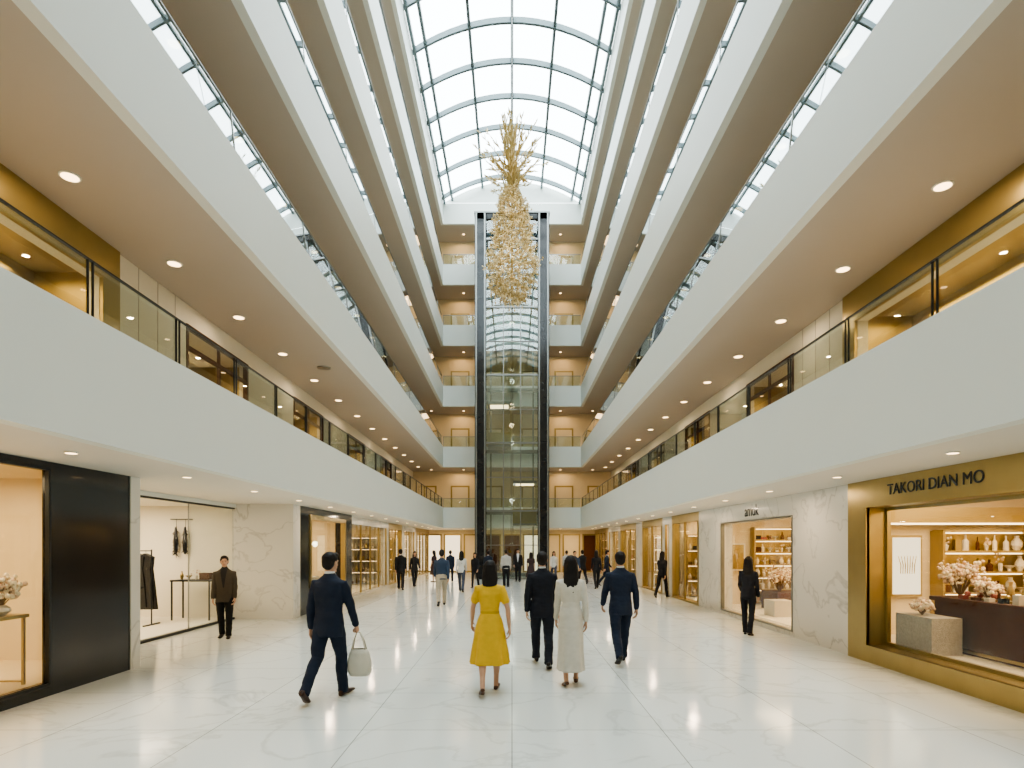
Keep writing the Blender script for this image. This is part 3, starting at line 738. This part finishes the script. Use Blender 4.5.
person('woman',4.86,12.35,-35,1.62,'femtop',C((.016,.016,.022),(.014,.014,.018),hairlen='long'),dict(stand,L=(8,6,0),R=(-8,8,8),aL=(14,10,36)))
h=hd[1]; b=MB(); zt=h.z-.01; n=24; prof=[(.02,-.52),(.115,-.53),(.145,-.48),(.15,-.38),(.125,-.26),(.10,-.20),(.095,-.20)]
i0=len(b.v); i=b.mi('bag')
for r,z in prof:
    for q in range(n):
        a=6.2832*q/n; f=1+.04*math.sin(7*a); b.v.append((h.x+.02+r*f*math.cos(a),h.y+r*.5*f*math.sin(a),zt+z))
for j in range(len(prof)-1):
    for q in range(n): b.f.append((i0+j*n+q,i0+j*n+(q+1)%n,i0+(j+1)*n+(q+1)%n,i0+(j+1)*n+q)); b.m.append(i)
for dy in (-.035,.035): b.tube([(h.x-.065,h.y+dy,zt-.21),(h.x-.045,h.y+dy*.8,zt-.1),(h.x-.012,h.y+dy*.2,zt+.005),(h.x+.03,h.y+dy*.2,zt+.003),(h.x+.075,h.y+dy*.8,zt-.1),(h.x+.10,h.y+dy,zt-.21)],.008,'bag',6)
b.obj('tote_bag',True)
dk=(.012,.012,.014)
var={}
def cp(key,x,y,yaw,sc_=1):
    nm,H,kind,cols,pose=VAR[key]
    if key not in var:
        o,_=person(nm,x,y,yaw,H,kind,cols,pose,1.7); var[key]=o
    else:
        o=bpy.data.objects.new(nm,var[key].data); COL.objects.link(o); o.location=(x,y,.001); o.rotation_euler=(0,0,math.radians(yaw))
    o.scale=(sc_,)*3
VAR={'a':('man',1.76,'suit',C(dk,dk),walkL),'b':('man',1.75,'suit',C(NV,NV),walkR),'c':('man',1.74,'shirt',C((.03,.05,.09),(.40,.35,.27)),walkR),
 'd':('woman',1.66,'femtop',C((.62,.60,.56),(.06,.07,.10),hairlen='long'),walkL),'e':('woman',1.66,'femtop',C(dk,dk,hairlen='bob'),walkR),
 'f':('man',1.74,'shirt',C((.45,.44,.42),dk),stand),'g':('woman',1.65,'dress',C((.05,.03,.03),hairlen='bob',sleeve='short'),stand),'h':('woman',1.66,'longdress',C((.45,.38,.30),hairlen='long'),stand)}
for px,fy,key,yaw,q in ((400,590,'a',10,.97),(414,587,'e',-160,.97),(441,606,'c',5,1),(461,592,'d',0,1),(475,588,'e',170,.94),(488,584,'b',0,.92),(506,587,'f',10,.95),(518,582,'a',180,.96),(531,585,'g',0,.92),
  (554,582,'d',180,.95),(567,581,'f',0,.9),(583,584,'a',20,.93),(597,589,'e',0,1),(607,586,'b',-90,.94),(434,582,'g',60,.96),(575,587,'c',180,.93),(663,598,'e',-40,1),(450,582,'b',0,.92)):
    d=F*CH/(fy-545); cp(key,(px-512)*d/F,d+.15,yaw,q)
# ---------------------------------------------------------------- world, camera
w=bpy.data.worlds.new('sky'); sc.world=w; w.use_nodes=True; nt=w.node_tree; nt.nodes.clear()
o=nt.nodes.new('ShaderNodeOutputWorld'); bg=nt.nodes.new('ShaderNodeBackground')
tc=nt.nodes.new('ShaderNodeTexCoord'); nz=nt.nodes.new('ShaderNodeTexNoise'); nz.inputs['Scale'].default_value=3
mx=nt.nodes.new('ShaderNodeMix'); mx.data_type='RGBA'; mx.inputs['A'].default_value=(.80,.94,1,1); mx.inputs['B'].default_value=(.97,1,.98,1)
nt.links.new(tc.outputs['Generated'],nz.inputs['Vector']); nt.links.new(nz.outputs['Fac'],mx.inputs['Factor']); nt.links.new(mx.outputs['Result'],bg.inputs[0])
bg.inputs[1].default_value=8.5; nt.links.new(bg.outputs[0],o.inputs[0])
pl=lamp('skylight_portal','AREA',(0,(YB+YE)/2,ZS+1.4),1,(1,1,1),2*W,YE-YB); pl.data.cycles.is_portal=True
cd=bpy.data.cameras.new('camera'); co=bpy.data.objects.new('camera',cd); COL.objects.link(co)
co.location=(0,0,CH); co.rotation_euler=(math.pi/2,0,0); cd.sensor_width=36; cd.lens=36*F/1024; cd.shift_y=(545-384)/1024
cd.clip_end=200; sc.camera=co
sc.view_settings.view_transform='AgX'
try: sc.view_settings.look='AgX - Medium High Contrast'
except Exception as e: print(e)
